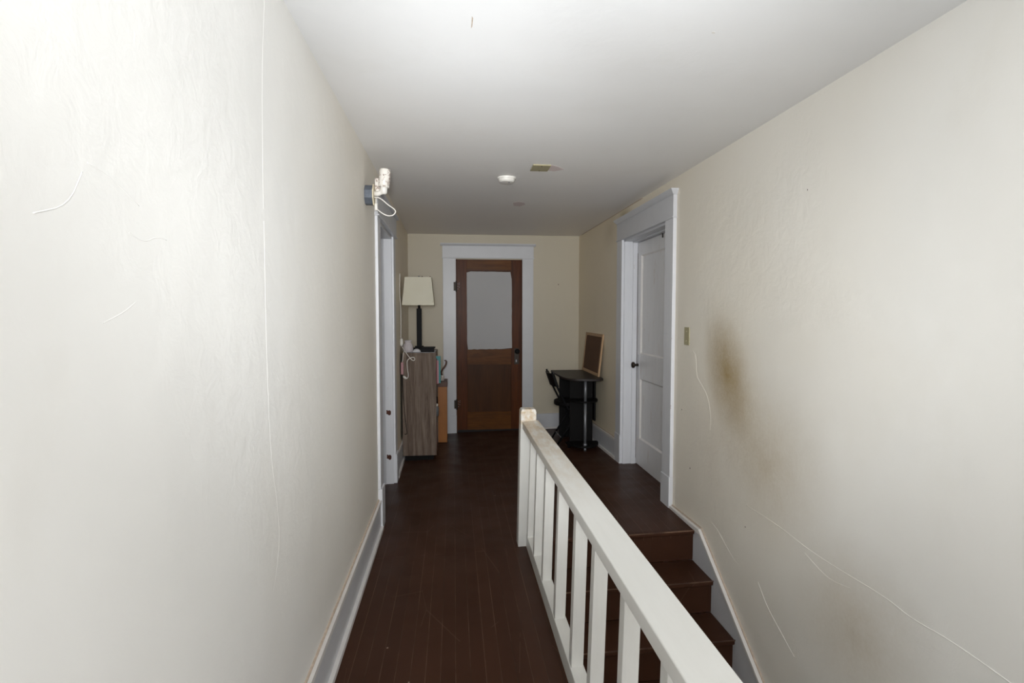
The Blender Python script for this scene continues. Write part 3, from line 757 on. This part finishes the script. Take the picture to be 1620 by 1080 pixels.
def rest_box(name, mat, x0, x1, y0, y1, z0, z1, label, cat, group=None, bevel=.002):
    return tag(bx(name, mat, None, x0, x1, y0, y1, z0, z1, bevel=bevel), label, cat, group)
# upright books and folders, standing a little proud of the top shelf
bk = [('red', .030, -.160, .95, 'dark red book standing foremost on the cabinet top shelf'),
      ('pink', .022, -.146, .93, 'thin pink folder beside the dark red book'),
      ('teal', .030, -.128, .97, 'tall teal folder sticking out of the cabinet shelf'),
      ('paper', .026, -.150, .90, 'grey-white book behind the teal folder'),
      ('brown', .034, -.160, .92, 'brown book at the end of the cabinet top shelf row')]
y = cy0 + .022
for i, (m_, th, xf, zt, lb) in enumerate(bk):
    t = thing('book', (-.25, y, .709), lb, 'book', 'books and folders on the top shelf of the grey cabinet')
    bx('cover', m_, t, xf - .19, xf, y, y + th, .709, zt, bevel=.002)
    bx('pages', 'paper', t, xf - .187, xf - .006, y + .004, y + th - .004, .712, zt + .0005)
    y += th + .004
t = thing('glass_jar', (-.20, 5.31, .389), 'small jar with a pale lid on the middle cabinet shelf', 'jar')
bm = B(); lathe(bm, [(.030, 0), (.036, .004), (.038, .05), (.036, .085), (.028, .098)], 24, (-.185, 5.31, .389)); obj('body', bm, 'steel', t, smooth=True)
bm = B(); lathe(bm, [(.030, .098), (.031, .114), (.028, .118)], 24, (-.185, 5.31, .389)); obj('lid', bm, 'white', t, smooth=True)
rest_box('storage_box', 'black', -.40, -.165, 5.36, 5.62, .389, .53, 'black box on the middle shelf of the grey cabinet', 'box')
rest_box('storage_box', 'red', -.40, -.170, 5.24, 5.44, .063, .30, 'dark red box on the lowest cabinet shelf', 'box')

# things on the cabinet
ztop = cz1
bm = B()
n = 14
gv = []
for i in range(n + 1):
    row = []
    for j in range(n + 1):
        X_ = -.40 + .225 * i / n; Y_ = 5.203 + .40 * j / n
        zz = ztop + .0015 + .0015 * (1 + math.sin(i * 1.3) * math.cos(j * .9))
        row.append(bm.verts.new((X_, Y_, zz)))
    gv.append(row)
for i in range(n):
    for j in range(n): bm.faces.new((gv[i][j], gv[i + 1][j], gv[i + 1][j + 1], gv[i][j + 1]))
cl = obj('paper_sheet', bm, 'paper', None); cl.modifiers.new('s', 'SOLIDIFY').thickness = .0015
tag(cl, 'white sheet lying over the top of the grey cabinet', 'paper')
bm = B(); lathe(bm, [(.002, 0), (.04, .001), (.036, .014), (.024, .026), (.008, .031)], 16, (-.350, 5.235, ztop + .005)); bm.transform(Matrix.Translation((-.35, 5.235, 0)) @ Matrix.Diagonal((1, .7, 1, 1)) @ Matrix.Translation((.35, -5.235, 0)))
tag(obj('crumpled_tissue', bm, 'paper', None, smooth=True), 'crumpled white tissue in front of the lamp base', 'tissue')
t = thing('black_box', (-.25, 5.28, ztop + .005), 'flat black box with ribbed side on the cabinet top', 'box')
bx('body', 'blackmetal', t, -.318, -.188, 5.24, 5.345, ztop + .005, ztop + .038, bevel=.003)
bx('lid', 'blackmetal', t, -.312, -.178, 5.235, 5.350, ztop + .038, ztop + .050, bevel=.002)
# vase / wax warmer
t = thing('ceramic_vase', (-.435, 5.27, ztop), 'small white ribbed ceramic vase on the cabinet corner', 'vase')
bm = B(); seg = 48; prof = [(.036, 0), (.044, .006), (.049, .030), (.048, .055), (.040, .078), (.031, .092), (.033, .099), (.036, .106), (.036, .114), (.032, .116), (.028, .100), (.004, .098)]
rings = []
for r, z in prof:
    rings.append([bm.verts.new((-.432 + (r + (.0016 * math.sin(k * math.pi) if False else .0016 * (k % 4 < 2) * (.005 < z < .09))) * math.cos(2 * math.pi * k / seg), 5.262 + (r + .0016 * (k % 4 < 2) * (.005 < z < .09)) * math.sin(2 * math.pi * k / seg), ztop + z)) for k in range(seg)])
for a, b in zip(rings, rings[1:]):
    for k in range(seg): bm.faces.new((a[k], a[(k + 1) % seg], b[(k + 1) % seg], b[k]))
bm.faces.new(rings[0][::-1]); bm.faces.new(rings[-1]); obj('body', bm, 'ceramic', t, smooth=True)

# table lamp
lx, ly = -.335, 5.42
t = thing('table_lamp', (lx, ly, ztop + .004), 'black stemmed table lamp with off-white tapered square shade', 'lamp')
zb_ = ztop + .004
bx('base', 'blackmetal', t, lx - .060, lx + .060, ly - .06, ly + .06, zb_, zb_ + .030, bevel=.002)
bx('base_step', 'blackmetal', t, lx - .040, lx + .040, ly - .04, ly + .04, zb_ + .030, zb_ + .048, bevel=.002)
bx('stem', 'blackmetal', t, lx - .024, lx + .024, ly - .024, ly + .024, zb_ + .048, 1.425, bevel=.002)
bm = B(); lathe(bm, [(.012, 1.425), (.012, 1.50), (.016, 1.505), (.016, 1.54)], 16, (lx, ly, 0)); lsk = obj('lamp_socket', bm, 'blackmetal', t, smooth=True)
bm = B(); lathe(bm, [(.012, 1.54), (.028, 1.575), (.030, 1.60), (.018, 1.63), (.004, 1.635)], 20, (lx, ly, 0)); bulb = obj('bulb', bm, 'white', lsk, smooth=True)
bm = B(); zs0, zs1, a0, a1 = 1.455, 1.722, .150, .123
outer = [[(lx + sx_ * a, ly + sy_ * a, z) for sx_, sy_ in ((-1, -1), (1, -1), (1, 1), (-1, 1))] for a, z in ((a0, zs0), (a1, zs1))]
inner = [[(lx + sx_ * a, ly + sy_ * a, z) for sx_, sy_ in ((-1, -1), (1, -1), (1, 1), (-1, 1))] for a, z in ((a0 - .003, zs0), (a1 - .003, zs1))]
vo_ = [[bm.verts.new(p) for p in r] for r in outer]; vi_ = [[bm.verts.new(p) for p in r] for r in inner]
for i in range(4):
    j = (i + 1) % 4
    bm.faces.new((vo_[0][i], vo_[0][j], vo_[1][j], vo_[1][i])); bm.faces.new((vi_[0][j], vi_[0][i], vi_[1][i], vi_[1][j]))
    bm.faces.new((vo_[0][j], vo_[0][i], vi_[0][i], vi_[0][j])); bm.faces.new((vo_[1][i], vo_[1][j], vi_[1][j], vi_[1][i]))
obj('lamp_shade', bm, 'shade', t)
bm = B(); tube(bm, [(lx - a1 + .003, ly, 1.712), (lx + a1 - .003, ly, 1.712)], .002, 6); tube(bm, [(lx, ly - a1 + .003, 1.712), (lx, ly + a1 - .003, 1.712)], .002, 6)
lathe(bm, [(.006, 1.700), (.007, 1.712), (.009, 1.722), (.005, 1.738), (.001, 1.742)], 12, (lx, ly, 0)); tube(bm, [(lx, ly, 1.635), (lx, ly, 1.70)], .003, 6)
obj('harp', bm, 'steel', t, smooth=True)
bl = lamp('lamp_bulb_light', 'POINT', (lx, ly, 1.60), 8, (1.0, .80, .50), shadow_soft_size=.028); bl.parent = None

# cords on the left wall
yw = 5.12
t = thing('extension_cord', (XL, yw, 1.1), 'white cord with sockets hanging on the left wall by the cabinet', 'cord')
xw = XL - .004
bm = B(); tube(bm, [(xw + .002, yw, 1.74), (xw - .001, yw, 1.60), (xw + .000, yw, 1.53), (xw + .008, yw - .01, 1.45), (xw + .008, yw - .01, 1.30), (xw + .006, yw - .01, 1.15)], .0032, 8, 2); obj('cord', bm, 'white', t, smooth=True)
bm = B(); lathe(bm, [(.006, .035), (.013, .026), (.015, .0), (.014, -.028), (.006, -.036)], 14, (xw + .012, yw - .012, 1.115)); obj('inline_socket', bm, 'white', t, smooth=True)
f = cy0 - .012
bm = B(); tube(bm, [(xw + .012, yw - .012, 1.08), (-.455, f - .02, 1.03), (-.43, f, .99), (-.395, f, .945), (-.375, f, .935), (-.362, f, .948), (-.37, f, .968), (-.395, f, .967), (-.425, f, .95),
                    (-.437, f, .93), (-.433, f, .86), (-.424, f, .80), (-.430, f, .775), (-.450, f, .765), (-.465, f, .772)], .0035, 8, 2); obj('cord', bm, 'white', t, smooth=True)
bm = B(); tube(bm, [(-.474, f + .002, .792), (-.465, f, .785), (-.450, f, .775), (-.440, f, .768)], [.006, .011, .010, .004], 12, 0); obj('plug', bm, 'white', t, smooth=True)
bm = B(); tube(bm, [(-.455, f - .01, 1.035), (-.466, f - .012, 1.02), (-.472, f - .012, .96), (-.480, f - .01, .92)], .0028, 8, 2); obj('cord', bm, 'white', t, smooth=True)
t2 = bx('power_strip', 'pink', t, -.492, -.468, f - .03, f - .006, .81, .925, bevel=.004); t2['label'] = 'pinkish white socket block'
bm = B(); tube(bm, [(-.484, cy0 - .004, 1.0), (-.482, cy0 - .006, .80), (-.474, cy0 - .006, .60), (-.463, cy0 - .006, .42), (-.448, cy0 - .006, .30), (-.442, cy0 - .006, .255), (-.448, cy0 - .006, .243), (-.466, cy0 - .006, .245)], .003, 8, 2)
tag(obj('power_cable', bm, 'blackmetal', None, smooth=True), 'thin black cable hanging down the cabinet side', 'cable')

# orange wood unit behind the cabinet
t = thing('orange_shelf_unit', (-.22, 6.15, 0), 'low orange-brown wood shelf unit beside the brown door', 'shelf unit')
ox0, ox1, oy0, oy1 = -.45, -.078, 5.95, 6.22
bx('side_panel', 'orange', t, ox0, ox1, oy0, oy0 + .02, -.022, .585, bevel=.002)
bx('side_panel', 'orange', t, ox0, ox1, oy1 - .02, oy1, -.026, .585, bevel=.002)
bx('top_slab', 'brown', t, ox0 - .005, ox1 + .006, oy0 - .008, oy1 + .005, .585, .640, bevel=.003)
bx('back_panel', 'brown', t, ox0, ox0 + .008, oy0 + .02, oy1 - .02, -.02, .585)
for z in (.05, .32): bx('shelf', 'orange', t, ox0 + .008, ox1 - .01, oy0 + .02, oy1 - .02, z, z + .018)
# ornament on it: a bent bronze branch in a flowered pot
t = thing('branch_ornament', (-.13, 6.04, .64), 'dark bronze curved branch in a small flowered pot on the orange unit', 'ornament')
bm = B(); lathe(bm, [(.020, 0), (.026, .006), (.030, .035), (.024, .052), (.020, .060)], 20, (-.135, 6.04, .64)); obj('pot', bm, 'speckle', t, smooth=True)
bm = B(); tube(bm, [(-.135, 6.04, .69), (-.142, 6.04, .73), (-.128, 6.03, .765), (-.105, 6.03, .79), (-.088, 6.03, .82), (-.082, 6.03, .85), (-.088, 6.03, .862), (-.105, 6.03, .862)], [.012] + [.010] * 5 + [.008, .006], 10, 0); obj('branch', bm, 'brown', t, smooth=True)
bm = B(); tube(bm, [(-.135, 6.04, .70), (-.152, 6.03, .74), (-.160, 6.03, .78)], [.010, .009, .004], 8, 1); obj('branch', bm, 'brown', t, smooth=True)

# ------------------------------------------------------------------ black desk in the right corner
t = thing('bar_table', (1.27, 5.6, 0), 'narrow black table with rounded end and chrome pole by the right wall', 'table')
ZT = .745
def ell(cx, cy, rx, ry, a0, a1, n=24): return [(cx + rx * math.cos(math.radians(a0 + (a1 - a0) * i / n)), cy + ry * math.sin(math.radians(a0 + (a1 - a0) * i / n))) for i in range(n + 1)]
top = [(1.44, 6.03), (1.072, 6.03), (1.070, 5.58), (1.073, 5.40), (1.090, 5.29), (1.125, 5.225), (1.18, 5.19), (1.25, 5.168), (1.33, 5.155), (1.40, 5.165), (1.445, 5.21), (1.455, 5.30), (1.455, 5.6)]
bm = B(); prism(bm, top, 'Z', ZT - .022, ZT); obj('table_top', bm, 'black_top', t, bevel=.003)
gz = lambda x, y: zf(x, y)
bx('end_panel', 'black', t, 1.165, 1.40, 5.44, 5.458, gz(1.3, 5.4), ZT - .022, bevel=.002)
bx('end_panel', 'black', t, 1.152, 1.42, 5.93, 5.948, gz(1.3, 5.9), ZT - .022, bevel=.002)
bx('rear_panel', 'black', t, 1.42, 1.436, 5.45, 5.948, .28, ZT - .022, bevel=.002)
# rounded shelves on the near end
bm = B(); prism(bm, ell(1.29, 5.44, .150, .235, 180, 360), 'Z', .502, .518); obj('middle_shelf', bm, 'black', t, bevel=.002)
bm = B(); prism(bm, ell(1.285, 5.44, .165, .245, 180, 360), 'Z', .062, .080); obj('bottom_shelf', bm, 'black', t, bevel=.002)
bm = B()
lathe(bm, [(.0135, .08), (.0135, .502)], 24, (1.275, 5.235, 0)); lathe(bm, [(.0135, .518), (.0135, ZT - .022)], 24, (1.275, 5.235, 0)); lathe(bm, [(.017, .08), (.019, .084), (.017, .098), (.0135, .102)], 24, (1.275, 5.235, 0))
cp = obj('chrome_pole', bm, 'steel', t, smooth=True)
bm = B(); lathe(bm, [(.013, gz(1.275, 5.235)), (.014, .045), (.013, .062)], 20, (1.275, 5.235, 0)); obj('foot', bm, 'steel', cp, smooth=True)
for (fx, fy) in ((1.15, 5.40), (1.42, 5.40)):
    bm = B(); lathe(bm, [(.012, gz(fx, fy)), (.014, .05), (.012, .062)], 16, (fx, fy, 0)); obj('foot', bm, 'black', t, smooth=True)

# corkboard leaning on the wall
bw0, bw1 = 5.33, 6.03
Lb = math.hypot(.045, .42); ang = math.atan2(.045, .42)
t = thing('cork_board', (1.425, 5.68, ZT), 'pine framed cork board leaning against the right wall on the table', 'notice board')
def lean(bm):
    bm.transform(Matrix.Translation((1.425, 0, ZT + .001)) @ Matrix.Rotation(ang, 4, 'Y'))
    return bm
fw, ft = .030, .016
H = .425
bm = B(); box(bm, .004, .010, bw0 + fw, bw1 - fw, fw, H - fw); lean(bm); obj('cork_sheet', bm, 'cork', t)
bm = B(); box(bm, 0, ft, bw0, bw1, 0, fw); box(bm, 0, ft, bw0, bw1, H - fw, H); box(bm, 0, ft, bw0, bw0 + fw, fw, H - fw); box(bm, 0, ft, bw1 - fw, bw1, fw, H - fw); lean(bm)
obj('frame', bm, 'pine', t, bevel=.0015)

# folding chair between the desk panels, facing right
t = thing('folding_chair', (1.25, 5.72, 0), 'black folding chair tucked under the black table', 'chair')
fy0, fy1 = 5.53, 5.86
for y in (fy0, fy1):
    bm = B(); tube(bm, [(1.36, y, zf(1.36, y) + .008), (1.22, y, .30), (1.10, y, .52), (1.035, y, .66), (.995, y, .775)], .010, 10, 1); obj('front_leg', bm, 'blackmetal', t, smooth=True)
    bm = B(); tube(bm, [(1.055, y, zf(1.06, y) + .008), (1.17, y, .20), (1.30, y, .425)], .010, 10, 0); obj('rear_leg', bm, 'blackmetal', t, smooth=True)
bm = B(); tube(bm, [(1.10, fy0, .09), (1.10, fy1, .09)], .006, 8); obj('stretcher', bm, 'steel', t, smooth=True)
bm = B(); tube(bm, [(1.30, fy0, .13), (1.30, fy1, .13)], .006, 8); obj('stretcher', bm, 'steel', t, smooth=True)
bm = B(); pts = ell(1.215, (fy0 + fy1) / 2, .165, .19, 0, 350, 35); prism(bm, pts, 'Z', .415, .462); obj('seat', bm, 'black', t, bevel=.012, seg=3)
bm = B()     # curved backrest pad between the uprights
def U(s): return Vector((.995 + .052 * s, 0, .775 - .150 * s))
for k in range(10):
    a, b = k / 10, (k + 1) / 10
    def yy(s): return fy0 - .01 + (fy1 - fy0 + .02) * s
    def bow(s): return -.03 * math.sin(math.pi * s)
    p0, p1 = U(.12), U(1)
    hexa(bm, [(p1.x + bow(a) - .008, yy(a), p1.z), (p1.x + bow(a) + .020, yy(a), p1.z), (p1.x + bow(b) + .020, yy(b), p1.z), (p1.x + bow(b) - .008, yy(b), p1.z),
              (p0.x + bow(a) - .008, yy(a), p0.z), (p0.x + bow(a) + .020, yy(a), p0.z), (p0.x + bow(b) + .020, yy(b), p0.z), (p0.x + bow(b) - .008, yy(b), p0.z)])
bmesh.ops.remove_doubles(bm, verts=bm.verts, dist=.0001); obj('backrest', bm, 'black', t)
